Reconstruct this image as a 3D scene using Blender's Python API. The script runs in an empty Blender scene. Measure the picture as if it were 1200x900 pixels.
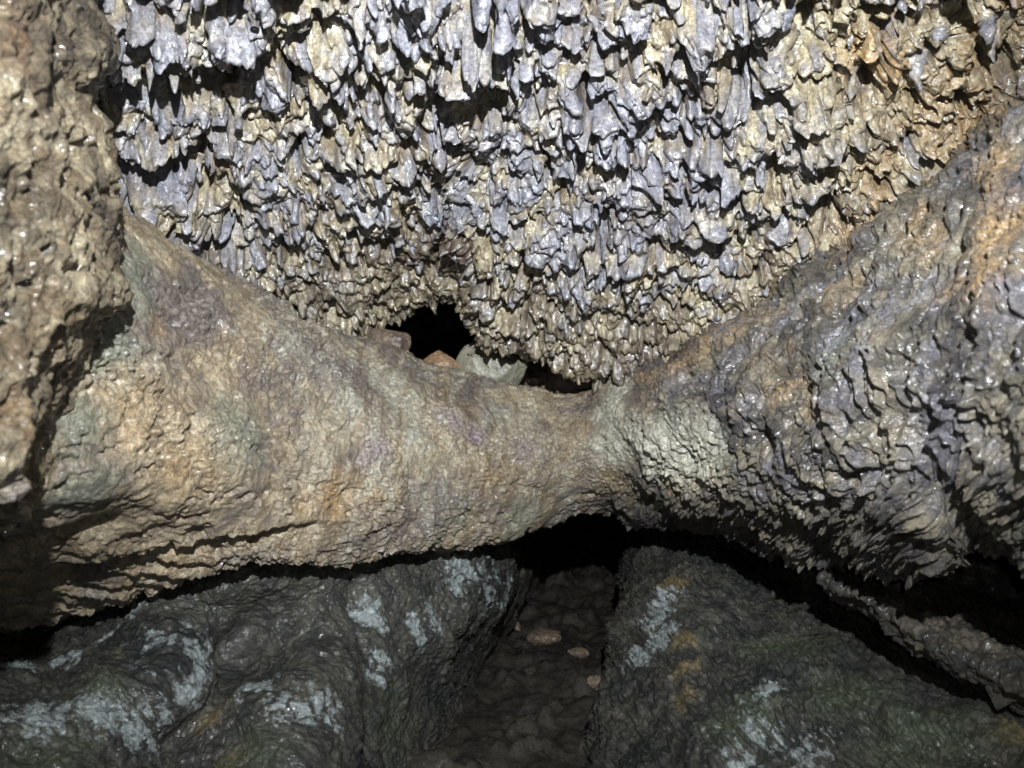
import bpy, bmesh, math
import numpy as np
from mathutils import Vector

Q = 1.35            # photo pixels per mesh cell
F = 857.0           # focal length in photo pixels (photo is 1200 wide)
PITCH = math.radians(4)
CAM = np.array([0.0, 0.0, 1.3])
FW = np.array([0, math.cos(PITCH), math.sin(PITCH)])
UP = np.array([0, -math.sin(PITCH), math.cos(PITCH)])
RT = np.array([1.0, 0, 0])
scene = bpy.context.scene
COL = scene.collection
rng = np.random.default_rng(7)

def at(x, y, d):
    x = np.asarray(x, float); y = np.asarray(y, float); d = np.asarray(d, float)
    return CAM + d[..., None]*(FW + ((x-600)/F)[..., None]*RT + ((450-y)/F)[..., None]*UP)

# ------------------------------------------------------------------ noise
def hsh(ix, iy, iz, s):
    h = (ix.astype(np.uint32)*np.uint32(374761393)) ^ (iy.astype(np.uint32)*np.uint32(668265263)) ^ (iz.astype(np.uint32)*np.uint32(2246822519)) ^ np.uint32((s*3266489917) & 0xffffffff)
    h ^= h >> np.uint32(15); h *= np.uint32(2246822519); h ^= h >> np.uint32(13); h *= np.uint32(3266489917); h ^= h >> np.uint32(16)
    return h
def hf(ix, iy, iz, s):
    return hsh(ix, iy, iz, s).astype(np.float32)/np.float32(4294967295.0)
def noise(p, s=0):
    """gradient noise, about -1..1; p is (...,3)"""
    p = p.astype(np.float32)
    i = np.floor(p); f = p-i; i = i.astype(np.int64)
    u = f*f*f*(f*(f*6-15)+10)
    out = np.zeros(p.shape[:-1], np.float32)
    for a in (0, 1):
        wa = u[..., 0] if a else 1-u[..., 0]
        for b in (0, 1):
            wb = u[..., 1] if b else 1-u[..., 1]
            for c in (0, 1):
                wc = u[..., 2] if c else 1-u[..., 2]
                h = hsh(i[..., 0]+a, i[..., 1]+b, i[..., 2]+c, s)
                gx = (h & np.uint32(1023)).astype(np.float32)/511.5-1
                gy = ((h >> np.uint32(10)) & np.uint32(1023)).astype(np.float32)/511.5-1
                gz = ((h >> np.uint32(20)) & np.uint32(1023)).astype(np.float32)/511.5-1
                out += wa*wb*wc*(gx*(f[..., 0]-a)+gy*(f[..., 1]-b)+gz*(f[..., 2]-c))
    return out*1.3
def fbm(p, o=4, s=0, gain=.5, ridged=False):
    r = 0; amp = 1; tot = 0
    for k in range(o):
        n = noise(p*(2.03**k)+k*17.3, s+k)
        if ridged: n = 1-2*np.abs(n)
        r = r+n*amp; tot += amp; amp *= gain
    return r/tot
def worley(x, y, s):
    """2D cells: F1, F2, cell random numbers, vector to nearest centre"""
    ix = np.floor(x).astype(np.int64); iy = np.floor(y).astype(np.int64)
    f1 = np.full(x.shape, 9., np.float32); f2 = f1.copy(); r1 = np.zeros_like(f1); r2 = r1.copy(); vx = r1.copy(); vy = r1.copy()
    z = np.zeros_like(ix)
    for a in (-1, 0, 1):
        for b in (-1, 0, 1):
            cx = ix+a; cy = iy+b
            px = cx+.12+.76*hf(cx, cy, z, s); py = cy+.12+.76*hf(cx, cy, z, s+1)
            dx = (x-px).astype(np.float32); dy = (y-py).astype(np.float32); d = np.sqrt(dx*dx+dy*dy)
            m = d < f1
            f2 = np.where(m, f1, np.minimum(f2, d))
            r1 = np.where(m, hf(cx, cy, z, s+2), r1); r2 = np.where(m, hf(cx, cy, z, s+3), r2)
            vx = np.where(m, dx, vx); vy = np.where(m, dy, vy); f1 = np.where(m, d, f1)
    return f1, f2, r1, r2, vx, vy
def sst(a, b, x):
    t = np.clip((x-a)/(b-a), 0, 1); return t*t*(3-2*t)

# ------------------------------------------------------------------ surfaces
def crom(P, t):
    """Catmull-Rom along axis 0 at parameters t (0..n-1)"""
    n = P.shape[0]
    Pe = np.concatenate([2*P[:1]-P[1:2], P, 2*P[-1:]-P[-2:-1]], 0)
    i = np.clip(np.floor(t).astype(int), 0, n-2); f = (t-i).reshape((-1,)+(1,)*(P.ndim-1))
    a, b, c, d = Pe[i], Pe[i+1], Pe[i+2], Pe[i+3]
    return .5*((2*b)+(c-a)*f+(2*a-5*b+4*c-d)*f*f+(3*b-a-3*c+d)*f**3)
def params(seg, q):
    ts = []
    for k, L in enumerate(seg):
        n = max(2, int(round(L/q))); ts.append(k+np.arange(n)/n)
    ts.append([len(seg)]); return np.concatenate(ts)
def patch(ctrl, q=None, rk=None):
    """ctrl [rows][cols] of (px, py, depth) -> fine grid of world points"""
    q = q or Q
    C = np.array(ctrl, float)
    W = at(C[..., 0], C[..., 1], C[..., 2])
    pix = F*W/np.maximum(np.linalg.norm(W-CAM, axis=-1), .3)[..., None]
    sr = [np.linalg.norm(W[k+1]-W[k], axis=-1).mean()*F/C[k:k+2, :, 2].mean() for k in range(C.shape[0]-1)]
    sc = [np.linalg.norm(W[:, k+1]-W[:, k], axis=-1).mean()*F/C[:, k:k+2, 2].mean() for k in range(C.shape[1]-1)]
    if rk: sr = [a/b for a, b in zip(sr, rk)]
    G = crom(W, params(sr, q))
    G = np.swapaxes(crom(np.swapaxes(G, 0, 1), params(sc, q)), 0, 1)
    return G
def rows_at(tables, xs):
    """each table is {x: (y, d)} -> control rows at common xs (smooth cubic through the knots)"""
    out = []
    for t in tables:
        ks = np.array(sorted(t)); v = np.array([t[k] for k in ks], float)
        fy = np.interp(xs, ks, v[:, 0]); fd = np.interp(xs, ks, v[:, 1])
        out.append(np.stack([xs, fy, fd], -1))
    return np.array(out)
def normals(G):
    du = np.gradient(G, axis=0); dv = np.gradient(G, axis=1)
    n = np.cross(du, dv); n /= np.maximum(np.linalg.norm(n, axis=-1, keepdims=True), 1e-9)
    s = np.sign((n*(CAM-G)).sum(-1).mean()); return n*s
def arclen(G):
    """arc length coordinates (across, down)"""
    a = np.linalg.norm(np.diff(G, axis=1), axis=-1); a = np.concatenate([np.zeros((G.shape[0], 1)), np.cumsum(a, 1)], 1)
    b = np.linalg.norm(np.diff(G, axis=0), axis=-1); b = np.concatenate([np.zeros((1, G.shape[1])), np.cumsum(b, 0)], 0)
    return a, b
def blob(G, pts):
    """soft spots on the rock: pts of (x, y, d, radius m)"""
    m = np.zeros(G.shape[:2], np.float32)
    for x, y, d, r in pts:
        c = at(x, y, d); e = G-c
        m = np.maximum(m, np.exp(-(e*e).sum(-1)/(r*r)))
    return m
def stroke(G, pts):
    """distance to a 3D polyline of (x,y,d)"""
    m = np.full(G.shape[:2], 9.)
    W = [at(*p) for p in pts]
    for a, b in zip(W[:-1], W[1:]):
        ab = b-a; t = np.clip(((G-a)@ab)/(ab@ab), 0, 1); m = np.minimum(m, np.linalg.norm(G-(a+t[..., None]*ab), axis=-1))
    return m
def mesh_grid(name, G, masks=None, mat=None, parent=None, cols=None, ripple=None):
    if cols and ripple is not None: ripple = ripple[:, cols[0]:cols[1]]
    if cols: G = G[:, cols[0]:cols[1]]; masks = None if masks is None else masks[:, cols[0]:cols[1]]
    r, c = G.shape[:2]; n = r*c
    me = bpy.data.meshes.new(name)
    idx = np.arange(n).reshape(r, c)
    q = np.stack([idx[:-1, :-1], idx[1:, :-1], idx[1:, 1:], idx[:-1, 1:]], -1).reshape(-1, 4)
    # orient towards the camera side
    a, b, d = G[r//2, c//2], G[r//2+1, c//2], G[r//2, c//2+1]
    if np.dot(np.cross(b-a, d-a), CAM-a) < 0: q = q[:, ::-1]
    me.vertices.add(n); me.vertices.foreach_set('co', G.reshape(-1).astype(np.float32))
    me.loops.add(q.size); me.loops.foreach_set('vertex_index', q.reshape(-1).astype(np.int32))
    me.polygons.add(len(q)); me.polygons.foreach_set('loop_start', np.arange(0, q.size, 4, dtype=np.int32))
    me.polygons.foreach_set('loop_total', np.full(len(q), 4, np.int32))
    me.polygons.foreach_set('use_smooth', np.ones(len(q), bool))
    me.update(); me.validate()
    if masks is None: masks = np.zeros(G.shape[:2]+(4,), np.float32)
    if True:
        at_ = me.attributes.new('stain', 'FLOAT_COLOR', 'POINT'); at_.data.foreach_set('color', masks.reshape(-1).astype(np.float32))
    if ripple is not None: me.attributes.new('ripple', 'FLOAT', 'POINT').data.foreach_set('value', ripple.reshape(-1).astype(np.float32))
    o = bpy.data.objects.new(name, me); COL.objects.link(o); o.parent = parent
    if mat: me.materials.append(mat)
    return o
def tag(o, label=None, cat=None, group=None, kind=None):
    if label: o['label'] = label
    if cat: o['category'] = cat
    if group: o['group'] = group
    if kind: o['kind'] = kind
    return o

# ------------------------------------------------------------------ material
def rock_mat(name, a, b, c, tip=(.30, .31, .38), rough=(.35, .6), scale=1.0, bump=1.0, white=(.42, .47, .48), ochre=(.34, .19, .08), green=(.20, .23, .17), grain=.42, cmix=(.48, .62), spec=.5, alt=None, coat=.6, crough=(.08, .3), crisp=1.0):
    m = bpy.data.materials.new(name); m.use_nodes = True
    N = m.node_tree.nodes; L = m.node_tree.links; N.clear()
    out = N.new('ShaderNodeOutputMaterial'); P = N.new('ShaderNodeBsdfPrincipled'); L.new(P.outputs[0], out.inputs[0])
    tc = N.new('ShaderNodeTexCoord'); co = tc.outputs['Object']
    def nz(sc, det=6, rg=.6, dist=0.0):
        n = N.new('ShaderNodeTexNoise'); n.inputs['Scale'].default_value = sc*scale; n.inputs['Detail'].default_value = det
        n.inputs['Roughness'].default_value = rg; n.inputs['Distortion'].default_value = dist; L.new(co, n.inputs['Vector']); return n.outputs['Fac']
    def rng_(v, lo, hi, o0=0, o1=1):
        r = N.new('ShaderNodeMapRange'); r.interpolation_type = 'SMOOTHSTEP'; L.new(v, r.inputs[0])
        for k, x in zip(range(1, 5), (lo, hi, o0, o1)): r.inputs[k].default_value = x
        return r.outputs[0]
    def mul(x, y):
        n = N.new('ShaderNodeMath'); n.operation = 'MULTIPLY'
        for k, v in enumerate((x, y)):
            if isinstance(v, (int, float)): n.inputs[k].default_value = v
            else: L.new(v, n.inputs[k])
        return n.outputs[0]
    def add(x, y, op='ADD'):
        n = N.new('ShaderNodeMath'); n.operation = op
        for k, v in enumerate((x, y)):
            if isinstance(v, (int, float)): n.inputs[k].default_value = v
            else: L.new(v, n.inputs[k])
        return n.outputs[0]
    def mix(f, x, y, bt='MIX'):
        n = N.new('ShaderNodeMix'); n.data_type = 'RGBA'; n.blend_type = bt
        if isinstance(f, (int, float)): n.inputs[0].default_value = f
        else: L.new(f, n.inputs[0])
        for s, v in ((6, x), (7, y)):
            if isinstance(v, tuple): n.inputs[s].default_value = (*v, 1)
            else: L.new(v, n.inputs[s])
        return n.outputs[2]
    at_ = N.new('ShaderNodeAttribute'); at_.attribute_name = 'stain'
    sp = N.new('ShaderNodeSeparateColor'); L.new(at_.outputs['Color'], sp.inputs[0])
    al = at_.outputs['Alpha']
    big = nz(5, 5, .6, .6); mid = nz(22, 6, .65, .3); fine = nz(120, 5, .7); ff = nz(420, 3, .7)
    if alt:      # second rock (colours a, b, c) where the 'ripple' attribute is 1
        ra = N.new('ShaderNodeAttribute'); ra.attribute_name = 'ripple'; rf = rng_(add(ra.outputs['Fac'], mul(add(mid, -.5), .9)), .2, .8)
        a = mix(rf, a, alt[0]); b = mix(rf, b, alt[1]); c = mix(rf, c, alt[2]); tip = mix(rf, tip, alt[3])
    col = mix(rng_(mid, .38, .62), a, b)
    col = mix(rng_(add(mul(big, .6), mul(nz(60, 5, .7), .4)), *cmix), col, c)
    brk = rng_(add(mul(nz(40, 6, .75, .4), .75), mul(fine, .25)), .38, .58)
    def sten(v, k=1.0):      # break the stain's edge with grain
        s = add(v, mul(add(nz(30*k*crisp, 8, .85), -.5), 1.5*(1+.35*(crisp-1)))); return rng_(mul(s, rng_(v, .02, .35)), .1+.12*(crisp-1), .9-.2*(crisp-1))
    col = mix(mul(sten(sp.outputs[1]), .85), col, ochre)
    col = mix(mul(sten(sp.outputs[2], 1.3), .8), col, green)
    col = mix(mul(sten(al, 1.7), .9), col, tip)
    col = mix(mul(sten(sp.outputs[0], 1.5), .9), col, white)
    # grain: light and dark crystals in the rock
    g = rng_(fine, .32, .68, 1-grain, 1+grain)
    gg = rng_(ff, .3, .7, 1-grain*.7, 1+grain*.7)
    gm = mul(g, gg)
    cb = N.new('ShaderNodeCombineColor')
    for k in range(3): L.new(gm, cb.inputs[k])
    col = mix(1.0, col, cb.outputs[0], 'MULTIPLY')
    L.new(col, P.inputs['Base Color'])
    L.new(rng_(nz(70, 4, .7), .35, .65, rough[0], rough[1]), P.inputs['Roughness'])
    P.inputs['Specular IOR Level'].default_value = spec
    prev = None
    for h, st, dist in ((nz(45, 6, .7, .3), .55, .012), (nz(170, 5, .75), .65, .005), (ff, .55, .002)):
        bn = N.new('ShaderNodeBump'); bn.inputs['Strength'].default_value = min(1, st*bump); bn.inputs['Distance'].default_value = dist*bump
        L.new(h, bn.inputs['Height'])
        if prev: L.new(prev, bn.inputs['Normal'])
        prev = bn.outputs[0]
    L.new(prev, P.inputs['Normal'])
    # wet film: smoother than the rock under it, patchy
    cn = None
    for h, st, dist in ((nz(60, 2, .5, .2), .5, .010), (nz(200, 2, .5), .6, .0028)):
        bn = N.new('ShaderNodeBump'); bn.inputs['Strength'].default_value = st; bn.inputs['Distance'].default_value = dist
        L.new(h, bn.inputs['Height'])
        if cn: L.new(cn, bn.inputs['Normal'])
        cn = bn.outputs[0]
    L.new(cn, P.inputs['Coat Normal'])
    P.inputs['Coat IOR'].default_value = 1.5
    L.new(rng_(nz(28, 5, .7), .35, .6, coat*.25, coat), P.inputs['Coat Weight'])
    L.new(rng_(nz(95, 3, .7), .35, .65, crough[0], crough[1]), P.inputs['Coat Roughness'])
    return m

M_ceil = rock_mat('dripped_lava', (.17, .135, .085), (.34, .295, .195), (.085, .06, .042), tip=(.165, .168, .20), rough=(.22, .4), bump=.7, ochre=(.30, .18, .07), green=(.085, .068, .055), grain=.45, coat=1.0, crough=(.08, .2))
M_ledge = rock_mat('smooth_lava', (.27, .205, .125), (.46, .375, .25), (.17, .14, .12), rough=(.3, .5), bump=1.5, white=(.50, .48, .39), ochre=(.40, .26, .12), green=(.21, .225, .17), tip=(.25, .19, .23), coat=.4, cmix=(.44, .60),
    alt=((.10, .09, .07), (.26, .225, .16), (.04, .036, .036), (.175, .17, .205)))
M_near = rock_mat('crusted_lava', (.13, .092, .05), (.31, .26, .17), (.04, .03, .02), cmix=(.42, .60), rough=(.25, .5), bump=1.4, white=(.34, .30, .30), ochre=(.22, .12, .05), green=(.13, .13, .08), coat=.7)
M_low = rock_mat('shaded_lava', (.030, .030, .026), (.068, .064, .050), (.012, .014, .014), rough=(.3, .5), bump=1.1, white=(.26, .29, .285), ochre=(.14, .105, .05), green=(.06, .072, .045), tip=(.11, .12, .1), coat=.4, crisp=2.2)  # base colours lowered to stand in for the weaker light low down
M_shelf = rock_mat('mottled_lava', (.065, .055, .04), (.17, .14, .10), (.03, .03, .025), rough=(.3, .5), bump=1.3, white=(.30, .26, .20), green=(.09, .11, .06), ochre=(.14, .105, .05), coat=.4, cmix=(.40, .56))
M_floor = rock_mat('shaded_floor', (.028, .024, .018), (.05, .041, .03), (.015, .014, .012), rough=(.4, .6), bump=1.2, coat=.3)  # grey-brown rock, darkened so its colour carries the shadow over the passage
M_slab = rock_mat('green_stone', (.17, .165, .115), (.23, .215, .16), (.13, .125, .1), scale=1.2, bump=.5, grain=.25)
M_orange = rock_mat('orange_stone', (.24, .15, .08), (.30, .19, .11), (.17, .105, .065), scale=1.2, bump=.6, grain=.25)
M_brown = rock_mat('brown_stone', (.14, .105, .075), (.2, .15, .105), (.09, .07, .06), scale=1.2, bump=.6, grain=.25)

# ------------------------------------------------------------------ drips
def drip_field(u, v, cell, L, R, seed, stretch=1.0, keep=.8, power=1.0):
    """hanging teeth on a sheet (overlapping cones): length, vector from the winning root, its t and random"""
    x = (u/cell).astype(np.float32); y = (v/(cell*stretch)).astype(np.float32)
    ix = np.floor(x).astype(np.int64); iy = np.floor(y).astype(np.int64); z = np.zeros_like(ix)
    H = np.zeros(x.shape, np.float32); VX = H.copy(); VY = H.copy(); T = H+1; R1 = H.copy(); S = H.copy()
    for a in (-1, 0, 1):
        for b in (-1, 0, 1):
            cx = ix+a; cy = iy+b
            r0 = hsh(cx, cy, z, seed)
            f = lambda k: ((r0 >> np.uint32(k)) & np.uint32(255)).astype(np.float32)/255
            r1, r2 = f(0), f(8)
            dx = x-cx-.05-.9*f(16); dy = y-cy-.05-.9*f(24)
            el = .75+.6*r1
            rad = R*(.5+.75*r2)
            t = np.sqrt((dx*el)**2+(dy/el)**2)/rad
            tt = np.clip(np.sqrt(t*t+.02)-.02, 0, 1)
            h = (.35+.8*r2*r1+.25*r1)*L*((1-tt**1.8)**power)*(hf(cx, cy, z, seed+9) < keep)
            m = h > H
            S += np.maximum(h, 0)
            VX = np.where(m, dx, VX); VY = np.where(m, dy, VY); T = np.where(m, t, T); R1 = np.where(m, r1, R1); H = np.where(m, h, H)
    return H*.8+S*.2, VX, VY, T, R1

# ================================================================== CEILING
cx = np.array([-350, -150, 0, 100, 200, 300, 400, 440, 480, 505, 525, 545, 565, 590, 620, 680, 740, 800, 880, 960, 1040, 1120, 1220, 1350, 1550.])
lip = {-350: (330, 1.35), 0: (330, 1.5), 150: (330, 1.6), 300: (395, 1.8), 400: (402, 1.93), 440: (388, 1.95), 465: (378, 1.96), 490: (360, 1.97), 510: (344, 1.98), 532: (346, 1.96), 545: (372, 1.92), 565: (400, 1.90),
       600: (404, 1.88), 640: (416, 1.88), 700: (436, 1.88), 740: (450, 1.88), 800: (450, 1.85), 900: (420, 1.72), 1000: (370, 1.6), 1100: (300, 1.5), 1200: (240, 1.42), 1550: (200, 1.2)}
def lipmod(dy, dd, k=1.0): return {x: (v[0]+dy, v[1]+dd) for x, v in lip.items()}
def midrow(f, dd):
    top = {-350: (-20, .95), 0: (-20, 1.05), 600: (-20, 1.16), 1200: (-30, 1.1), 1550: (-30, .9)}
    o = {}
    for x in lip:
        ty = np.interp(x, list(top), [t[0] for t in top.values()]); td = np.interp(x, list(top), [t[1] for t in top.values()])
        ly, ld = lip[x]; o[x] = (ty+(ly-ty)*f, td+(ld-td)*(f**1.15)+dd)
    return o
rows = [ {-350: (-700, .62), 600: (-700, .7), 1550: (-700, .6)}, {-350: (-330, .8), 600: (-330, .92), 1550: (-330, .75)},
         midrow(0, 0), midrow(.3, -.01), midrow(.6, -.02), midrow(.85, -.02), lip, lipmod(-8, .12), lipmod(-30, .4), lipmod(-70, 1.2)]
G = patch(rows_at(rows, cx), rk=[8, 3, 1, 1, 1, 1, 1.3, 3, 6])
Nn = normals(G); a_, s_ = arclen(G)
s_ = np.linalg.norm(np.diff(G[:, :, 1:], axis=0), axis=-1); s_ = np.concatenate([np.zeros((1, G.shape[1])), np.cumsum(s_, 0)], 0)
U = G[..., 0]; V = s_
base = G.copy()
w1 = fbm(G*7, 3, 3)*.05; w2 = fbm(G*7+9, 3, 5)*.05
big = fbm(G*4.5, 3, 11)
G = G+Nn*(big*.08)[..., None]
wU, wV = U+w1+noise(G*24, 61)*.012+noise(G*60, 62)*.004, V+w2+noise(G*24, 67)*.012+noise(G*60, 68)*.004
dist = np.linalg.norm(base-CAM, axis=-1)
nearness = sst(2.0, 1.1, dist)       # the drops get smaller towards the low end of the roof
rightness = sst(.35, .75, base[..., 0])
cav = 0
for pts, rad, dep in (([(140, 105, 1.2), (230, 100, 1.22), (310, 92, 1.22), (360, 55, 1.18), (385, 30, 1.15)], .026, .16), ([(118, 215, 1.4), (150, 185, 1.36), (190, 190, 1.36), (235, 185, 1.36)], .028, .15),
                      ([(240, 290, 1.55), (275, 275, 1.55)], .022, .1), ([(500, 100, 1.25), (515, 125, 1.28)], .018, .1), ([(868, 60, 1.22), (880, 120, 1.3)], .016, .12), ([(950, 5, 1.12), (945, 60, 1.18)], .026, .16),
                      ([(1000, 85, 1.2), (1020, 120, 1.25)], .02, .12), ([(1068, 40, 1.12), (1060, 110, 1.22)], .018, .12), ([(700, 15, 1.15), (770, 10, 1.15)], .018, .12), ([(955, 220, 1.4), (975, 262, 1.45)], .02, .12),
                      ([(610, 145, 1.3), (640, 190, 1.36)], .015, .09), ([(430, 195, 1.38), (455, 215, 1.4)], .018, .1), ([(820, 205, 1.38), (850, 240, 1.42)], .016, .1), ([(340, 20, 1.12), (420, 12, 1.12)], .014, .1), ([(560, 60, 1.18), (580, 90, 1.22)], .014, .1)):
    cav = np.maximum(cav, dep*np.exp(-((stroke(base, pts)+w1*.35)/rad).clip(0, 9)**2))
cav = np.maximum(cav, .10*sst(.16, .40, fbm(G*np.array([13, 13, 15])+w1[..., None]*12, 3, 79))*(.25+.85*nearness))
blue = 0.12*np.exp(-((base[..., 0]-.02)/.45)**2)
hs = 0; dirx = 0; tip = 0
patchy = fbm(base*9, 2, 63)
for cell, L, R, sd, st, kp in ((.16, .085, .5, 90, .7, .6), (.062, .046, .56, 101, .9, .8), (.033, .034, .58, 211, .9, .85), (.0175, .019, .58, 307, .95, .85)):
    h, vx, vy, t, r1 = drip_field(wU, wV, cell, L, R, sd, st, kp)
    if cell > .1: amp = nearness*sst(-.25, .3, patchy)
    elif cell > .05: amp = (.2+.85*nearness)*(.45+1.1*sst(-.4, .4, fbm(base*7+5, 2, 65)))
    elif cell > .03: amp = (.5+.55*nearness)*(.6+.8*sst(-.4, .4, fbm(base*12, 2, 66)))
    else: amp = .95
    h = h*amp
    tip = np.maximum(tip, sst(.25, .7, h/L) if cell < .1 else 0)
    bul = .30*cell*R*np.exp(-((t-.35)/.2)**2)*sst(0, L*.4, h)
    dirx = dirx+((vx/np.maximum(np.hypot(vx, vy), .15))*bul*1.2 + (r1-.5)*h*.35)*sst(1.0, .55, t)
    hs = hs+h
rg = fbm(G*np.array([16, 16, 16])+w1[..., None]*20, 3, 75, ridged=True)
hs = np.clip(hs+.022*(rg-.2)*(.6+.9*nearness)-.012-(.05+.05*nearness)*sst(.04, .30, fbm(G*19, 2, 76)), -.09, .35)
Dn = np.array([0, -.12, -.66])
vary = .65+.6*sst(-.35, .35, fbm(base*3.2+2, 2, 77))
hs = np.where(hs > 0, hs*vary, hs)*np.exp(-cav*14)
G = G + hs[..., None]*(Dn+Nn*.55)-cav[..., None]*(Nn*.8+np.array([0, .2, -.4]))
G[..., 0] += dirx
G = G + Nn*(np.abs(noise(G*40, 72))*.024+np.abs(noise(G*85, 73))*.012+fbm(G*140, 2, 71)*.003)[..., None]
mk = np.zeros(G.shape[:2]+(4,), np.float32)
gl = fbm(base*13, 4, 41)
mk[..., 3] = np.clip(.30+blue+.35*tip + .9*gl + .3*fbm(base*3, 2, 43) - .45*rightness - .55*sst(1.55, 1.85, base[..., 1]), 0, 1)
mk[..., 1] = np.clip(blob(base, [(1050, 90, 1.2, .10), (1010, 60, 1.2, .06), (900, 170, 1.4, .07), (250, 190, 1.35, .06), (1150, 60, 1.15, .08), (780, 290, 1.6, .06), (1120, 150, 1.25, .08)])*.35+rightness*np.clip(fbm(base*8, 3, 44)+.3, 0, 1)*.8, 0, 1)
mk[..., 0] = np.clip(.45*fbm(base*6+3, 3, 47), 0, .5)*(1-tip)
mk[..., 2] = np.clip((fbm(base*14, 4, 48)*.9+.33)*(.25+.9*rightness+1.6*sst(1.5, 1.85, base[..., 1])+.8*sst(-.25, -.5, base[..., 0])), 0, 1)*.8  # brown patches, also painting light falloff into the roof's right side and far end
ceiling = tag(mesh_grid('cave_ceiling', G, mk, M_ceil), kind='structure')
ceil_base, ceil_n = base, Nn

# the largest drops, each a mesh of its own under the roof
def drop_mesh(L, R, seed, p0, nrm):
    nv, nu = 26, 20
    r = np.random.default_rng(seed)
    t = np.linspace(0, 1, nv)
    neck = .50+.15*r.random(); bulb = .6+.25*r.random(); pos = .72+.1*r.random()
    prof = (2.2*np.exp(-t*4.5)+neck)*(1-.45*t)+ (bulb-neck)*np.exp(-((t-pos)/.14)**2)
    prof *= np.sqrt(np.clip(1-((t-.86)/.14).clip(0, 1)**2, 0, 1))
    th = np.linspace(0, 2*math.pi, nu, endpoint=False)
    T, H = np.meshgrid(t, th, indexing='ij'); PR = prof[:, None]*np.ones_like(H)
    ell = .75+.3*r.random()
    P = np.stack([np.cos(H)*PR*R, np.sin(H)*PR*R*ell, -T*L+L*.36], -1)
    ln = r.normal(0, .12, 2); P[..., 0] += ln[0]*T*L+R*.35*np.sin(T*4+seed); P[..., 1] += ln[1]*T*L-.1*T*L
    W = P+p0
    dn = np.stack([np.cos(H), np.sin(H), 0*H], -1)
    W = W+dn*(noise(W*40, 5)*R*.8+noise(W*95, 8)*R*.4+noise(W*200, 8)*R*.12)[..., None]
    me = bpy.data.meshes.new('lava_drop')
    vs = [tuple(v) for v in (W.reshape(-1, 3)-p0)]
    fs = [(i*nu+j, (i+1)*nu+j, (i+1)*nu+(j+1) % nu, i*nu+(j+1) % nu) for i in range(nv-1) for j in range(nu)]+[tuple(range(nu))]
    me.from_pydata(vs, [], fs); me.update()
    me.polygons.foreach_set('use_smooth', np.ones(len(fs), bool))
    a = me.attributes.new('stain', 'FLOAT_COLOR', 'POINT')
    mm = np.zeros((len(vs), 4), np.float32); mm[:, 3] = np.clip(.35+.3*sst(.25, .6, T).reshape(-1)+.9*fbm(W*13, 4, 41).reshape(-1), 0, 1); a.data.foreach_set('color', mm.reshape(-1))
    me.materials.append(M_ceil)
    o = bpy.data.objects.new('lava_drop', me); COL.objects.link(o); o.location = p0; o.parent = ceiling
    return o
# project ceiling base points to photo pixels to choose roots spread over the roof
rel = ceil_base-CAM
dd = rel@FW; PX = 600+F*(rel@RT)/dd; PY = 450-F*(rel@UP)/dd
spots = []
r = np.random.default_rng(21)
tries = 0
while len(spots) < 100 and tries < 20000:
    tries += 1
    x = r.uniform(130, 1190); y = -40+400*r.random()**1.9
    if y > 230+60*r.random() or (x < 200 and y > 180) or y > 190-(x-950)*.4: continue
    sp = 34-.04*y
    if any((x-a)**2+(y-b)**2*1.2 < sp*sp for a, b in spots): continue
    spots.append((x, y))
for k, (x, y) in enumerate(spots):
    i = np.argmin((PX-x)**2+(PY-y)**2+1e6*(dd < .3)); i = np.unravel_index(i, PX.shape)
    sc = (.75+.5*r.random())*(.75+.35*np.clip(1-y/250, 0, 1))
    g = G[i]*.35+ceil_base[i]*.65
    drop_mesh(.060*sc*(.6+.7*r.random()), .0095*sc*(.8+.6*r.random()), 1000+k, g, ceil_n[i])

# ================================================================== LEDGES (one arch of rock, smooth on the left, rippled on the right)
xs = np.array([-400, -200, -50, 30, 100, 130, 160, 200, 250, 300, 350, 400, 440, 470, 500, 540, 580, 620, 650, 680, 700, 720, 745, 775, 810, 850, 900, 950, 1000, 1050, 1085, 1110, 1140, 1200, 1300, 1450, 1650.])
Tt = {-400: (200, .55), -50: (215, .95), 100: (225, 1.12), 130: (238, 1.17), 160: (262, 1.23), 200: (290, 1.31), 250: (318, 1.41), 300: (345, 1.51), 350: (372, 1.61), 400: (393, 1.71), 440: (402, 1.79), 470: (411, 1.84), 490: (424, 1.88),
      520: (436, 1.92), 560: (444, 1.96), 600: (455, 1.99), 640: (461, 2.0), 680: (461, 1.99), 700: (456, 1.96), 720: (446, 1.92), 760: (428, 1.82), 800: (405, 1.72), 850: (378, 1.6), 900: (346, 1.49), 950: (318, 1.39),
      1000: (287, 1.3), 1050: (250, 1.22), 1100: (215, 1.15), 1150: (175, 1.08), 1200: (133, 1.02), 1300: (60, .92), 1650: (0, .6)}
Mm = {-400: (0, .45), -50: (0, .80), 100: (0, .93), 200: (0, 1.08), 300: (0, 1.25), 400: (0, 1.43), 500: (0, 1.62), 600: (0, 1.80), 660: (0, 1.88), 690: (0, 1.86), 720: (0, 1.76), 760: (0, 1.62), 800: (0, 1.5), 900: (0, 1.25), 1000: (0, 1.06), 1100: (0, .90), 1200: (0, .78), 1300: (0, .68), 1650: (0, .45)}
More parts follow.
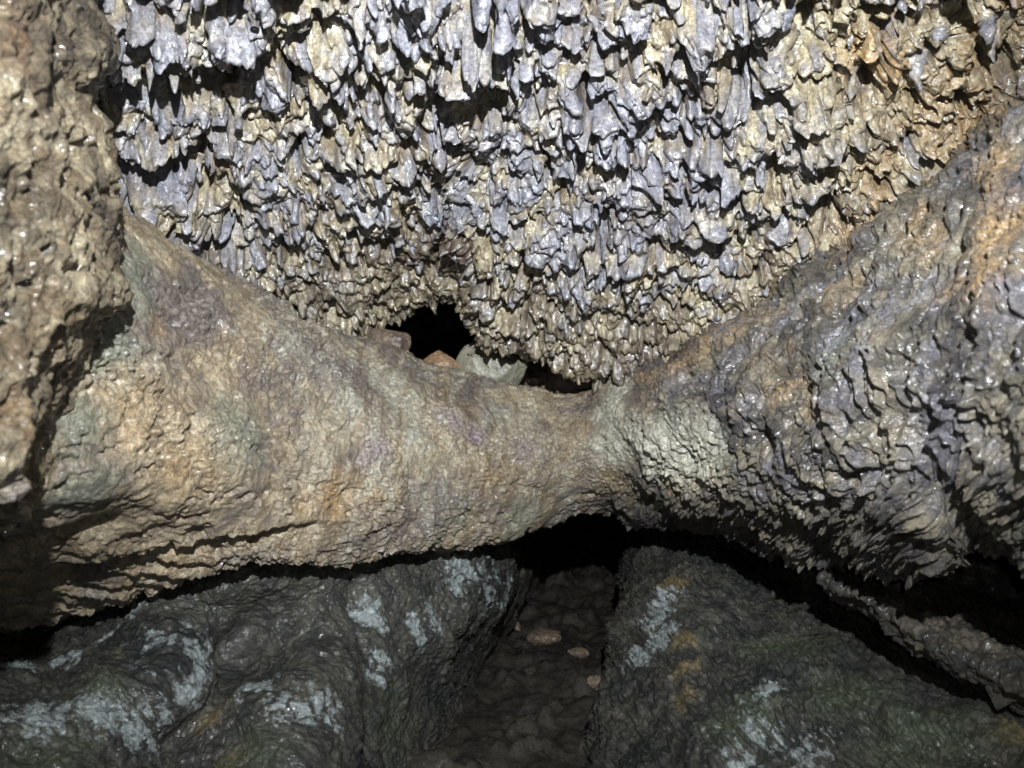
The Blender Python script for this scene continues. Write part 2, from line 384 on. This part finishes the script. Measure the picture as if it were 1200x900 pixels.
Bb = {-400: (790, .8), -50: (760, 1.18), 0: (748, 1.4), 100: (728, 1.4), 200: (698, 1.36), 270: (672, 1.32), 330: (666, 1.36), 380: (664, 1.45), 430: (653, 1.55), 480: (648, 1.63), 530: (641, 1.73), 600: (626, 1.87), 650: (608, 1.99), 690: (597, 2.06),
      720: (594, 2.12), 760: (604, 2.04), 800: (620, 1.92), 850: (638, 1.76), 900: (652, 1.6), 960: (664, 1.42), 1050: (672, 1.16), 1085: (664, 1.04), 1110: (640, 1.0), 1150: (628, .96), 1200: (642, .9), 1300: (670, .8), 1650: (760, .5)}
def tab(t, xs):
    ks = sorted(t); return np.interp(xs, ks, [t[k][0] for k in ks]), np.interp(xs, ks, [t[k][1] for k in ks])
Ty, Td = tab(Tt, xs); Ty = Ty+18*sst(730, 800, xs); _, Md = tab(Mm, xs); By, Bd = tab(Bb, xs)
By = By-16*sst(740, 850, xs)
ctrl = []
def rw(y, d): ctrl.append(np.stack([xs, y, d], -1))
rw(Ty+20+0*Td, Td+.9); rw(Ty+14, Td+.45); rw(Ty+4, Td+.14); rw(Ty, Td)
leftw = sst(450, 100, xs)
for t in (.12, .3, .5, .7, .85):
    s = math.sin(math.pi*t)**.75
    lin = Td+(Bd-Td)*t; mdc = (Td+Bd)/2
    # mid depth reached around t=.5; the left side keeps bulging lower down
    rw(Ty+(By-Ty)*t, lin-(mdc-Md)*s*(1+.25*leftw*(t > .6)*(t < .8)))
rw(By, Bd); rw(By-6, Bd+.10); rw(By-25, Bd+.4); rw(By-60, Bd+1.0)
G = patch(np.array(ctrl), rk=[6, 3, 1]+[1]*6+[1, 3, 6]); base = G.copy()
Nn = normals(G); A_, S_ = arclen(G)
rel = G-CAM; dd = rel@FW; PX = 600+F*(rel@RT)/dd; PY = 450-F*(rel@UP)/dd
mixr = sst(-.07, .13, G[..., 0]-.23+.05*noise(G*9, 3))       # 0 = smooth left arm, 1 = rippled right arm
Lr = 1-mixr
# --- left arm
big = fbm(G*5, 3, 21)*.035 + fbm(G*14, 3, 25)*.012
band = G[..., 0]*1.0+G[..., 1]*.5-(G[..., 2]-1.15)**2*1.2+noise(G*4, 9)*.09+noise(G*11, 10)*.02
rib = (fbm(np.stack([band*22, G[..., 2]*2, 0*band], -1), 3, 31, ridged=True)*.0065)*sst(.95, 1.5, base[..., 1])
flake = (fbm(G*48+noise(G*12, 2)[..., None], 3, 33, ridged=True)*.0045+np.abs(noise(G*70, 35))*.009+np.abs(noise(G*150, 36))*.0045)*(.35+sst(-.2, .4, noise(G*6, 34)))
pit = np.clip(fbm(G*24, 3, 37)-.15, 0, 1)*-.035-.010*sst(.1, .2, fbm(G*np.array([9, 9, 14]), 4, 38, gain=.6))
dl = big+rib+flake+pit+blob(base, [(300, 415, 1.33, .04)])*.014+fbm(G*26, 3, 39)*.006
c1 = stroke(base, [(-60, 665, 1.05), (60, 650, 1.04), (150, 640, 1.08), (230, 634, 1.12), (300, 622, 1.2), (360, 610, 1.28), (395, 606, 1.36), (432, 608, 1.43)])
wob = fbm(base*22, 3, 91)*.012; fade = sst(445, 330, PX)
c1 = np.abs(c1+wob)
dl = dl - np.exp(-(c1/.0032)**2)*.042*(.25+.75*fade)
under = sst(.0, .02, (PY-(np.interp(PX, [-60, 60, 230, 360, 432], [665, 650, 634, 610, 608])+wob*500))/F*dd)*sst(440, 300, PX)
strata = np.sin((G[..., 2]*1.0+G[..., 0]*.25+noise(G*6, 77)*.02)*150)*.006+fbm(G*np.array([14, 14, 60]), 3, 79, ridged=True)*.012
dl = dl+under*(-.035+strata*sst(330, 180, PX))
# --- right arm: lobes of lava running down the bulge, with small hanging teeth
Sn = np.clip((PY-np.interp(PX, xs, Ty))/np.maximum(np.interp(PX, xs, By)-np.interp(PX, xs, Ty), 20), 0, 1)
wA = A_+fbm(G*5, 3, 51)*.05+.30*np.sin(math.pi*(Sn-.05)*1.15); wS = S_+fbm(G*6, 2, 53)*.05
nearr = sst(.25, .75, base[..., 0])
wA2 = wA+noise(G*30, 6)*.010
pr = np.stack([wA2*22, wS*6.5, 0*wA], -1)
rid = fbm(pr, 3, 55, ridged=True)*.022*sst(0, .25, mixr)*(.55+.9*nearr)
h0, _, _, t0, _ = drip_field(wA2, wS+noise(G*20, 12)*.015, .085, .030, .7, 395, 1.5, .5)
h1, _, _, t1, _ = drip_field(wA2, wS+noise(G*30, 13)*.01, .028, .020, .6, 401, 1.5, .8)
h2, _, _, t2, _ = drip_field(wA+noise(G*60, 7)*.004, wS+noise(G*60, 14)*.004, .0145, .013, .6, 421, 1.4, .85)
hr = (1-.75*sst(.72, .95, Sn))*(h0*(.1+.7*nearr)*sst(0, .3, noise(G*6, 19))+h1*(.25+.7*nearr)+h2*(.6+.6*nearr))
dr = fbm(G*6, 3, 57)*.06+rid+fbm(G*16, 2, 58)*.016+np.abs(noise(np.stack([wA*52, wS*26, G[..., 1]*30], -1), 57))*.016*(.5+.7*nearr)+np.abs(noise(G*105, 60))*.008-.02*sst(.1, .45, fbm(G*17, 2, 56))*(.4+nearr)
swirl = fbm(np.stack([(A_+noise(G*5, 63)*.12)*30, S_*5, 0*A_], -1), 2, 64, ridged=True)*.014*sst(.62, .3, base[..., 0])*mixr
G = G + Nn*(Lr*dl+mixr*(dr+swirl))[..., None]
G = G + (mixr*hr)[..., None]*(Nn*.6+np.array([-.12, -.1, -.45]))
lipf = sst(50, 0, np.interp(PX, xs, By)-PY)*(base[..., 1] < 3)
hl, *_ = drip_field(A_+noise(G*30, 15)*.01, S_, .02, .012, .7, 451, 1.0, .7)
G[..., 2] -= lipf*hl*.35
mk = np.zeros(G.shape[:2]+(4,), np.float32)
mk[..., 0] = blob(base, [(478, 470, 1.66, .06), (455, 440, 1.68, .05), (470, 515, 1.62, .05), (420, 470, 1.5, .05), (730, 470, 1.8, .045), (738, 510, 1.7, .045), (725, 490, 1.75, .05), (760, 530, 1.62, .05), (705, 480, 1.84, .04), (715, 520, 1.78, .04), (780, 520, 1.58, .04), (820, 520, 1.5, .05), (860, 500, 1.4, .04), (790, 545, 1.58, .04), (200, 415, 1.06, .05), (175, 470, 1.0, .05), (400, 430, 1.5, .05), (350, 400, 1.45, .04), (430, 560, 1.5, .03), (590, 480, 1.85, .04)])*.5
mk[..., 0] += Lr*np.clip(fbm(np.stack([band*16, G[..., 2]*4, 0*band], -1), 3, 83, ridged=True)-.1, 0, 1)*.55*sst(1.1, 1.4, base[..., 1])
mk[..., 1] = 0
mk[..., 1] = mixr*np.clip(fbm(base*10, 3, 82)+.1+.7*(.45-Sn), 0, 1)*.8+Lr*np.clip(fbm(base*np.array([7, 7, 12]), 3, 88)-.1, 0, 1)*.5+blob(base, [(400, 575, 1.42, .07), (380, 590, 1.38, .06), (300, 420, 1.27, .035), (230, 560, 1.1, .08), (180, 380, 1.1, .04), (1180, 290, .85, .06), (1190, 330, .82, .06), (470, 590, 1.6, .05), (1120, 330, .9, .04), (690, 595, 1.95, .05), (800, 540, 1.5, .04), (210, 690, 1.25, .08), (150, 480, 1.0, .08), (560, 560, 1.75, .07), (860, 530, 1.42, .05), (790, 560, 1.6, .05)])*.5
mk[..., 2] = blob(base, [(150, 320, 1.06, .08), (130, 400, .98, .07), (110, 500, .93, .06), (170, 290, 1.15, .05), (300, 500, 1.2, .09), (600, 600, 1.85, .07), (810, 510, 1.5, .07), (770, 545, 1.6, .06), (850, 520, 1.4, .06), (820, 560, 1.45, .05), (1000, 420, 1.1, .05), (520, 600, 1.7, .06), (90, 580, .95, .06)])*.8
mk[..., 3] = np.clip(mixr*(.28+.35*sst(.02, .05, hr)+.8*fbm(base*12, 3, 85)), 0, 1)+Lr*blob(base, [(530, 490, 1.72, .06), (560, 510, 1.75, .05), (440, 525, 1.5, .05), (320, 470, 1.25, .04), (285, 400, 1.28, .02), (620, 520, 1.8, .06), (420, 540, 1.48, .04)])*.7
lt = blob(base, [(725, 480, 1.8, .06), (715, 520, 1.78, .06), (760, 520, 1.65, .07), (800, 520, 1.55, .07), (850, 515, 1.45, .07), (740, 450, 1.85, .05)])
mk[..., 0] += .9*lt; mk[..., 1] += .25*lt; mk[..., 1] = np.maximum(mk[..., 1], .9*blob(base, [(400, 580, 1.42, .06), (430, 565, 1.48, .05), (370, 590, 1.36, .05)])); mk[..., 3] *= 1-lt
np.clip(mk, 0, 1, out=mk)
rip = sst(.10, .42, base[..., 0]+.08*noise(base*6, 89))
c0 = int(np.argmin(np.abs(base[G.shape[0]//2, :, 0]-.235)))
tag(mesh_grid('rock_ledge', G, mk, M_ledge, cols=(0, c0+1), ripple=rip), 'broad smooth tan rock ledge sloping from the left wall down to the middle', 'rock ledge')
tag(mesh_grid('rock_ledge', G, mk, M_ledge, cols=(c0, G.shape[1]), ripple=rip), 'dark rippled rock ledge with hanging lava teeth bulging out on the right', 'rock ledge')

# ================================================================== NEAR LEFT WALL
ys = np.array([-400, -200, -80, 0, 60, 100, 150, 200, 240, 300, 335, 355, 375, 410, 440, 490, 560, 600, 650, 700, 760.])
ex = np.interp(ys, [-400, 0, 60, 100, 200, 240, 300, 335, 355, 375, 410, 440, 490, 560, 600, 650, 700, 760], [100, 106, 118, 106, 122, 126, 134, 146, 142, 120, 104, 86, 70, 50, 20, -5, -30, -60])
ctrl = []
for y, e in zip(ys, ex):
    k = 1+.0002*(y-300)
    ctrl.append([(-500, y, .30), (-260, y, .42), (-110, y, .52), (-30, y, .62), (25, y, .69), (e-38, y, .80), (e-12, y, .88), (e, y, .93), (e-5, y, 1.0), (e-50, y, 1.15), (e-120, y, 1.5)])
    if y > 560: ctrl[-1] = [(a, b, c+(y-560)*.0016) for a, b, c in ctrl[-1]]
    if y > 600: ctrl[-1] = [(a, 600+(y-600)*.12, c+(y-600)*.006) for a, b, c in ctrl[-1]]
G = patch(np.array(ctrl), Q*1.3); base = G.copy(); Nn = normals(G)
d = fbm(G*9, 4, 121)*.035+fbm(G*30, 3, 125)*.018+fbm(G*55, 3, 129, ridged=True)*.007-np.clip(fbm(G*26, 3, 131)-.15, 0, 1)*.11
G = G+Nn*d[..., None]
mk = np.zeros(G.shape[:2]+(4,), np.float32)
mk[..., 1] = blob(base, [(60, 60, .68, .07), (20, 90, .63, .06), (100, 30, .74, .03), (40, 20, .65, .06), (90, 120, .7, .03), (40, 480, .68, .05)])*.45
mk[..., 0] = blob(base, [(40, 370, .66, .03), (0, 210, .62, .03), (30, 580, .67, .03), (110, 20, .76, .02), (70, 150, .7, .03), (10, 250, .6, .03)])*.55
tag(mesh_grid('rock_wall', G, mk, M_near), 'near rough tan rock wall down the left edge, cracked away from the ledge behind', 'rock wall')

# ================================================================== LOWER LEFT WALL
ctrl = [
 [(-400, 560, 1.5), (-150, 600, 1.8), (0, 620, 1.9), (100, 610, 1.85), (200, 600, 1.75), (300, 590, 1.75), (400, 580, 1.9), (500, 570, 2.15), (560, 560, 2.5), (605, 560, 3.3), (625, 560, 4.4)],
 [(-400, 700, 1.2), (-150, 720, 1.35), (0, 735, 1.6), (100, 715, 1.62), (200, 680, 1.52), (300, 660, 1.50), (400, 648, 1.66), (500, 635, 1.87), (575, 620, 2.15), (606, 620, 2.9), (630, 620, 4.0)],
 [(-400, 780, .95), (-150, 785, 1.12), (0, 785, 1.28), (100, 768, 1.40), (200, 720, 1.45), (300, 710, 1.53), (400, 700, 1.62), (500, 690, 1.80), (580, 680, 2.06), (610, 675, 2.7), (630, 670, 3.6)],
 [(-400, 860, .85), (-150, 850, 1.0), (0, 835, 1.13), (100, 820, 1.22), (195, 790, 1.30), (285, 770, 1.50), (380, 760, 1.50), (480, 750, 1.70), (555, 740, 1.95), (580, 740, 2.6), (600, 740, 3.2)],
 [(-400, 940, .75), (-150, 930, .88), (0, 905, 1.02), (100, 895, 1.1), (200, 880, 1.27), (280, 850, 1.36), (370, 830, 1.36), (470, 830, 1.68), (520, 820, 1.95), (545, 820, 2.2), (570, 820, 2.6)],
 [(-400, 1060, .65), (-150, 1040, .76), (0, 1000, .9), (100, 1000, .98), (200, 980, 1.1), (280, 950, 1.18), (380, 940, 1.25), (450, 930, 1.5), (500, 930, 1.7), (525, 930, 1.9), (560, 930, 2.2)],
 [(-400, 1250, .55), (-150, 1250, .62), (0, 1200, .72), (100, 1200, .8), (200, 1180, .9), (280, 1150, .98), (380, 1150, 1.05), (450, 1140, 1.2), (500, 1140, 1.35), (540, 1140, 1.5), (580, 1140, 1.8)]]
G = patch(np.array(ctrl)); base = G.copy(); Nn = normals(G)
st = G@np.array([.75, .35, .55])+noise(G*5, 140)*.06
s3 = np.stack([st*20, G[..., 1]*6, G[..., 2]*6-G[..., 0]*3], -1)
d = fbm(G*4, 3, 141)*.045+fbm(G*12, 3, 145)*.016+fbm(s3*.5, 2, 146)*.03+fbm(s3+noise(G*10, 148)[..., None]*.25, 3, 149, ridged=True)*.008
d = d+np.abs(noise(G*44, 153))*.009+np.abs(noise(G*95, 154))*.006+fbm(G*26, 3, 155)*.008
d = d+.03*blob(base, [(330, 840, 1.38, .12), (360, 900, 1.3, .12)])+.02*blob(base, [(195, 740, 1.4, .12), (180, 830, 1.25, .13)])-.05*np.exp(-(stroke(base, [(310, 690, 1.6), (280, 750, 1.52), (240, 810, 1.42), (190, 880, 1.28)])/.035)**2)-.04*np.exp(-(stroke(base, [(420, 690, 1.65), (410, 780, 1.58), (400, 880, 1.45)])/.04)**2)
G = G+Nn*d[..., None]
mk = np.zeros(G.shape[:2]+(4,), np.float32)
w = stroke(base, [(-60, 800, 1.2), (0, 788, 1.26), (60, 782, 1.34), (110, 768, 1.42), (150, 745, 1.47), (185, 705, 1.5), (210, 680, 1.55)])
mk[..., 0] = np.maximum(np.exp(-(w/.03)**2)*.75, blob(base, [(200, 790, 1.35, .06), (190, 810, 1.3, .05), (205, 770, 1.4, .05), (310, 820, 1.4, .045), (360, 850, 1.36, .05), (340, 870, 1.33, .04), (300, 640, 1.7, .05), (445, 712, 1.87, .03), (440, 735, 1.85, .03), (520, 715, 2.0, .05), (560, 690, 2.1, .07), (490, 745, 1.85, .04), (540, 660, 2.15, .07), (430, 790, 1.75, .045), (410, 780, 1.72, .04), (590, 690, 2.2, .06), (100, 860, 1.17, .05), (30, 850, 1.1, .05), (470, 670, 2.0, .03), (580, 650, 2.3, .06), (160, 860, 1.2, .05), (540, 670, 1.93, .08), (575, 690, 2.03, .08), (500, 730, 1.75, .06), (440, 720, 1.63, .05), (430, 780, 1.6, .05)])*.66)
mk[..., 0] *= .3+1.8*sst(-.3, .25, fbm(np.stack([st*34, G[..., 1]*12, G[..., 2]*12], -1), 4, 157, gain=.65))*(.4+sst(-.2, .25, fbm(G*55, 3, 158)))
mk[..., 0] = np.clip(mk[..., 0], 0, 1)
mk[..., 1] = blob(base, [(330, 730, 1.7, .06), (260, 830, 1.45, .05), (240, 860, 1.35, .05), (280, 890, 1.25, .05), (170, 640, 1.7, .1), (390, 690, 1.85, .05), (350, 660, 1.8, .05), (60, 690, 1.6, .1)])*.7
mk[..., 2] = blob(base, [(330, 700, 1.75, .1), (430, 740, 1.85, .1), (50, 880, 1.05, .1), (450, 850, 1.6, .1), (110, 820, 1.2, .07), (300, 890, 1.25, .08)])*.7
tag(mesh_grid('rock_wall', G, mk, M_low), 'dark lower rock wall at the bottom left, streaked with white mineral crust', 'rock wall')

# ================================================================== LOWER RIGHT MOUND
ctrl = [
 [(770, 560, 4.6), (765, 560, 3.9), (760, 560, 3.3), (800, 560, 2.9), (880, 560, 2.7), (980, 570, 2.5), (1090, 590, 2.3), (1200, 600, 2.1), (1350, 640, 1.7), (1600, 700, 1.2)],
 [(765, 620, 4.2), (750, 620, 3.4), (748, 620, 2.7), (800, 630, 2.35), (880, 640, 2.4), (980, 670, 2.2), (1090, 710, 2.0), (1200, 750, 1.8), (1350, 790, 1.3), (1600, 850, .95)],
 [(775, 690, 3.6), (745, 690, 2.8), (742, 690, 2.15), (800, 690, 1.95), (880, 705, 1.92), (980, 740, 1.76), (1090, 785, 1.56), (1200, 830, 1.38), (1350, 870, 1.05), (1600, 930, .8)],
 [(770, 760, 2.9), (728, 760, 2.35), (722, 760, 1.92), (790, 760, 1.70), (880, 770, 1.55), (980, 795, 1.38), (1090, 830, 1.22), (1200, 870, 1.1), (1350, 920, .92), (1600, 980, .72)],
 [(760, 840, 2.5), (718, 840, 2.05), (710, 840, 1.72), (780, 840, 1.50), (880, 845, 1.35), (980, 860, 1.22), (1090, 890, 1.08), (1200, 920, .98), (1350, 970, .84), (1600, 1030, .66)],
 [(750, 930, 2.1), (712, 930, 1.8), (702, 930, 1.52), (780, 930, 1.32), (880, 930, 1.2), (980, 940, 1.1), (1090, 960, .98), (1200, 990, .88), (1350, 1040, .76), (1600, 1100, .6)],
 [(740, 1130, 1.6), (700, 1130, 1.4), (690, 1130, 1.22), (780, 1130, 1.07), (880, 1130, .97), (980, 1130, .9), (1090, 1150, .8), (1200, 1180, .72), (1350, 1230, .62), (1600, 1300, .5)]]
G = patch(np.array(ctrl)); base = G.copy(); Nn = normals(G); A_, S_ = arclen(G)
A2 = A_+noise(G*8, 160)*.05+.15*np.sin(S_*4); S2 = S_+noise(G*9, 162)*.04
d = fbm(G*5, 3, 161)*.05+fbm(G*15, 3, 165)*.02+fbm(np.stack([A2*20, S2*10, 0*A_], -1), 3, 169, ridged=True)*.017
d = d+np.abs(noise(np.stack([A2*46, S2*28, G[..., 1]*20], -1), 171))*.012+np.abs(noise(G*95, 172))*.006+fbm(G*32, 2, 173)*.008
G = G+Nn*d[..., None]
mk = np.zeros(G.shape[:2]+(4,), np.float32)
mk[..., 0] = blob(base, [(768, 720, 1.85, .05), (775, 755, 1.75, .05), (762, 780, 1.75, .05), (785, 700, 1.9, .04), (880, 850, 1.3, .06), (860, 880, 1.25, .05), (900, 820, 1.38, .05), (940, 870, 1.2, .05)])*.62
mk[..., 0] *= (.4+sst(-.2, .25, fbm(G*55, 3, 178)))*(.3+1.8*sst(-.3, .25, fbm(np.stack([A2*26, S2*12, 0*A_], -1), 4, 177, gain=.65)))
mk[..., 0] = np.clip(mk[..., 0]+.25*blob(base, [(768, 720, 1.85, .06), (775, 755, 1.75, .06)]), 0, 1)
mk[..., 1] = blob(base, [(805, 760, 1.68, .04), (815, 800, 1.58, .05), (790, 690, 1.95, .05), (810, 830, 1.5, .04), (1190, 860, 1.1, .06)])*.75
mk[..., 2] = blob(base, [(920, 760, 1.55, .12), (1000, 830, 1.3, .12), (1100, 860, 1.15, .12), (880, 850, 1.35, .1), (1060, 890, 1.1, .1)])*.75
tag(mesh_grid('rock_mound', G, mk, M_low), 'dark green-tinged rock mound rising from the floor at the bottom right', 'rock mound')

# rock shelf at the right, under the rippled ledge
xs2 = np.array([960, 990, 1020, 1060, 1100, 1150, 1200, 1260, 1350, 1500.])
ty = np.interp(xs2, [960, 990, 1020, 1060, 1100, 1150, 1200, 1260, 1350, 1500], [672, 682, 692, 712, 730, 745, 766, 790, 830, 880])
by = np.interp(xs2, [960, 990, 1060, 1100, 1150, 1200, 1500], [676, 698, 745, 775, 800, 826, 940])
dt = np.interp(xs2, [960, 1060, 1200, 1500], [1.48, 1.30, 1.13, .85]); 
ctrl = []
for y, dp in ((ty-60, dt+.5), (ty-12, dt+.25), (ty, dt+.06), (ty*.7+by*.3, dt-.03), (ty*.3+by*.7, dt-.05), (by, dt), (by+1, dt+.12), (by-10, dt+.4)):
    ctrl.append(np.stack([xs2, y, dp], -1))
G = patch(np.array(ctrl)); base = G.copy(); Nn = normals(G)
d = fbm(G*10, 3, 181)*.045+fbm(G*30, 3, 185)*.018+np.abs(noise(G*55, 189))*.014+np.abs(noise(G*110, 190))*.006
G = G+Nn*d[..., None]
mk = np.zeros(G.shape[:2]+(4,), np.float32)
mk[..., 2] = blob(base, [(1180, 790, 1.3, .1), (1100, 760, 1.4, .06)])*.8
mk[..., 0] = blob(base, [(1050, 715, 1.55, .05), (1080, 740, 1.48, .04), (1020, 700, 1.6, .04)])*.5
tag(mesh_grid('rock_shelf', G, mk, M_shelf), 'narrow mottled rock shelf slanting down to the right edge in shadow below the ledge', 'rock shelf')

# dark recess behind the shelf, and the dark chamber behind the gap in the middle
ctrl = [[(x, y, d0+k) for x, k in ((900, .5), (1000, .15), (1100, 0), (1200, -.1), (1350, -.3), (1550, -.5))] for y, d0 in ((520, 1.9), (600, 1.75), (680, 1.7), (740, 1.75), (800, 1.9))]
G = patch(np.array(ctrl), Q*1.5); Nn = normals(G)
G = G+Nn*(fbm(G*7, 4, 191)*.08+fbm(G*30, 3, 195)*.015)[..., None]
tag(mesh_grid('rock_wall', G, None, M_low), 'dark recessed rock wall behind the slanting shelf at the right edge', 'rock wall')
ctrl = [[(x, y, d0+abs(x-560)*.001) for x in (200, 350, 480, 560, 640, 760, 900)] for y, d0 in ((200, 4.6), (300, 4.9), (390, 4.8), (450, 4.2), (520, 3.4))]
G = patch(np.array(ctrl), Q*3); Nn = normals(G)
G = G+Nn*(fbm(G*2, 4, 201)*.3+fbm(G*9, 3, 205)*.06)[..., None]
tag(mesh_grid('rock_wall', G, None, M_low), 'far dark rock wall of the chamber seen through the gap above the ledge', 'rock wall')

# purplish lip of rock behind the right part of the gap
ctrl = [[(x, y+k, d0) for x, k in ((590, 2), (625, 0), (660, 0), (700, 2), (760, 6), (820, 8))] for y, d0 in ((425, 2.7), (436, 2.42), (440, 2.34), (452, 2.3), (466, 2.27), (480, 2.25))]
G = patch(np.array(ctrl)); Nn = normals(G)
G = G+Nn*(fbm(G*12, 4, 211)*.05+fbm(G*40, 3, 215)*.012)[..., None]
tag(mesh_grid('rock_lip', G, None, M_brown), 'low reddish brown rock lip in shade behind the gap between roof and ledges', 'rock lip')

# ================================================================== FLOOR
gx = np.arange(-2.6, 2.6, .012); gy = np.arange(.2, 6.5, .012)
X, Y = np.meshgrid(gx, gy); Z = np.full_like(X, CAM[2]-.80)
G = np.stack([X, Y, Z], -1)
G[..., 2] += fbm(G*2.5, 4, 221)*.09+fbm(G*8, 3, 225)*.07+fbm(G*26, 3, 227, ridged=True)*.016+.035*sst(.1, .22, fbm(G*6, 3, 228))
G[..., 2] += sst(3.2, 6.0, Y)*.5
tag(mesh_grid('cave_floor', G, None, M_floor), kind='structure')
floorG = G

# ================================================================== LOOSE ROCKS
def stone(pts, d0, thick, mat, label, seed, rough=.05, group=None, cat='rock'):
    """angular stone from a front outline (px, py), front ridge pushed towards the camera, real thickness behind"""
    P = np.array(pts, float); r = np.random.default_rng(seed)
    c = P.mean(0)
    W = [at(x, y, d0+r.uniform(-.15, .2)*thick) for x, y in P]
    W += [at(*(c+(p-c)*r.uniform(.35, .7)), d0-thick*r.uniform(.25, .45)) for p in P[::2]]
    W += [at(*(c+(p-c)*r.uniform(.75, .95)), d0+thick*r.uniform(.7, 1.0)) for p in P]
    o0 = np.mean(W, 0)
    bm = bmesh.new()
    for w in W: bm.verts.new(w-o0)
    res = bmesh.ops.convex_hull(bm, input=bm.verts)
    bmesh.ops.delete(bm, geom=[g for g in res['geom_interior'] if isinstance(g, bmesh.types.BMVert)], context='VERTS')
    size = max(np.ptp(np.array(W), axis=0))
    bmesh.ops.bevel(bm, geom=list(bm.edges), offset=size*.03, segments=2, affect='EDGES', profile=.6)
    bmesh.ops.triangulate(bm, faces=bm.faces)
    for _ in range(7):
        es = [e for e in bm.edges if e.calc_length() > size/45]
        if not es: break
        bmesh.ops.subdivide_edges(bm, edges=es, cuts=1)
        bmesh.ops.triangulate(bm, faces=[f for f in bm.faces if len(f.verts) > 3])
    bm.normal_update()
    co = np.array([v.co for v in bm.verts]); no = np.array([v.normal for v in bm.verts])
    q = co/size
    dsp = (fbm(q*2.5+seed, 3, seed)*.6+fbm(q*8+seed, 3, seed+5, ridged=True)*.35+fbm(q*22, 2, seed+9)*.15)*size*rough
    for v, x in zip(bm.verts, co+no*dsp[:, None]): v.co = x
    me = bpy.data.meshes.new('rock'); bm.to_mesh(me); bm.free()
    me.polygons.foreach_set('use_smooth', np.ones(len(me.polygons), bool)); me.materials.append(mat)
    me.attributes.new('stain', 'FLOAT_COLOR', 'POINT').data.foreach_set('color', np.zeros(len(me.vertices)*4, np.float32))
    o = bpy.data.objects.new('rock', me); o.location = o0; COL.objects.link(o)
    return tag(o, label, cat, group)
stone([(541, 408), (553, 401), (575, 409), (597, 420), (620, 424), (613, 443), (600, 460), (565, 460), (540, 450), (534, 425)], 2.06, .12, M_slab, 'large flat greyish green rock wedged upright in the gap under the roof', 3)
stone([(494, 424), (503, 418), (514, 410), (522, 418), (535, 424), (542, 434), (530, 448), (500, 446)], 2.03, .07, M_orange, 'small orange rock lying on the ledge beside the green slab', 5, .07)
stone([(428, 392), (436, 386), (452, 388), (468, 393), (479, 392), (481, 403), (474, 420), (450, 424), (430, 415)], 1.92, .10, M_brown, 'brown rock chunk on the ledge at the left end of the black gap', 9, .08)
stone([(640, 425), (655, 420), (690, 428), (735, 432), (760, 440), (740, 462), (690, 466), (645, 460)], 2.22, .12, M_brown, 'reddish brown rock in shade at the right end of the gap', 12, .06)

def floor_stone(px, py, w, h, seed, label, mat):
    # walk the pixel's ray down to the floor
    k = (CAM[2]-.80); dirv = at(px, py, 1.0)-CAM; d = -.80/dirv[2]
    for _ in range(6):
        p = CAM+dirv*d; i = int(np.clip((p[1]-.2)/.012, 0, len(gy)-1)); j = int(np.clip((p[0]+2.6)/.012, 0, len(gx)-1))
        d = (floorG[i, j, 2]-CAM[2])/dirv[2]
    r = np.random.default_rng(seed); pts = []
    for a in np.linspace(0, 2*math.pi, 9)[:-1]:
        q = r.uniform(.75, 1.1); pts.append((px+math.cos(a)*w*q, py+math.sin(a)*h*q))
    return stone(pts, d-.02, w*2/F*d*.9, mat, label, seed, .16)
floor_stone(600, 738, 11, 14, 31, 'small upright tan stone on the dark passage floor, farthest left', M_brown)
floor_stone(640, 749, 22, 8, 32, 'flat grey brown stone on the passage floor between the upright and the thin stone', M_brown)
floor_stone(676, 766, 15, 5, 33, 'thin brown stone on the passage floor near the mound', M_brown)
floor_stone(621, 787, 7, 7, 34, 'small round grey stone in the middle of the passage floor', M_floor)
floor_stone(697, 800, 17, 8, 35, 'flat brown stone at the foot of the right mound', M_brown)

# ================================================================== LIGHT, WORLD, CAMERA
def lamp(name, loc, tgt, energy, angle, blend, radius, color):
    l = bpy.data.lights.new(name, 'SPOT'); l.energy = energy; l.spot_size = math.radians(angle); l.spot_blend = blend
    l.shadow_soft_size = radius; l.color = color
    o = bpy.data.objects.new(name, l); COL.objects.link(o); o.location = loc
    o.rotation_euler = (Vector(tgt)-Vector(loc)).to_track_quat('-Z', 'Y').to_euler(); return o
lamp('head_torch', tuple(CAM+np.array([.04, -.16, .36])), tuple(at(590, 300, 1.6)), 275, 106, 1.0, .010, (.92, .96, 1.0))
lamp('phone_torch', tuple(CAM+np.array([.02, -.01, .02])), tuple(at(620, 480, 1.6)), 7, 120, .8, .004, (.95, .98, 1.0))
w = bpy.data.worlds.new('World'); scene.world = w; w.use_nodes = True
w.node_tree.nodes['Background'].inputs[0].default_value = (.02, .022, .03, 1); w.node_tree.nodes['Background'].inputs[1].default_value = .02
cd = bpy.data.cameras.new('camera'); cam = bpy.data.objects.new('camera', cd); COL.objects.link(cam)
cam.location = CAM; cam.rotation_euler = (math.pi/2+PITCH, 0, 0)
cd.sensor_width = 36; cd.lens = 36*F/1200; cd.clip_start = .02; cd.clip_end = 50
cd.dof.use_dof = True; cd.dof.focus_distance = 1.5; cd.dof.aperture_fstop = 5.0
scene.camera = cam
scene.view_settings.view_transform = 'Standard'; scene.view_settings.look = 'None'; scene.view_settings.exposure = 0.15; scene.view_settings.gamma = 1
scene.cycles.max_bounces = 4; scene.cycles.diffuse_bounces = 1
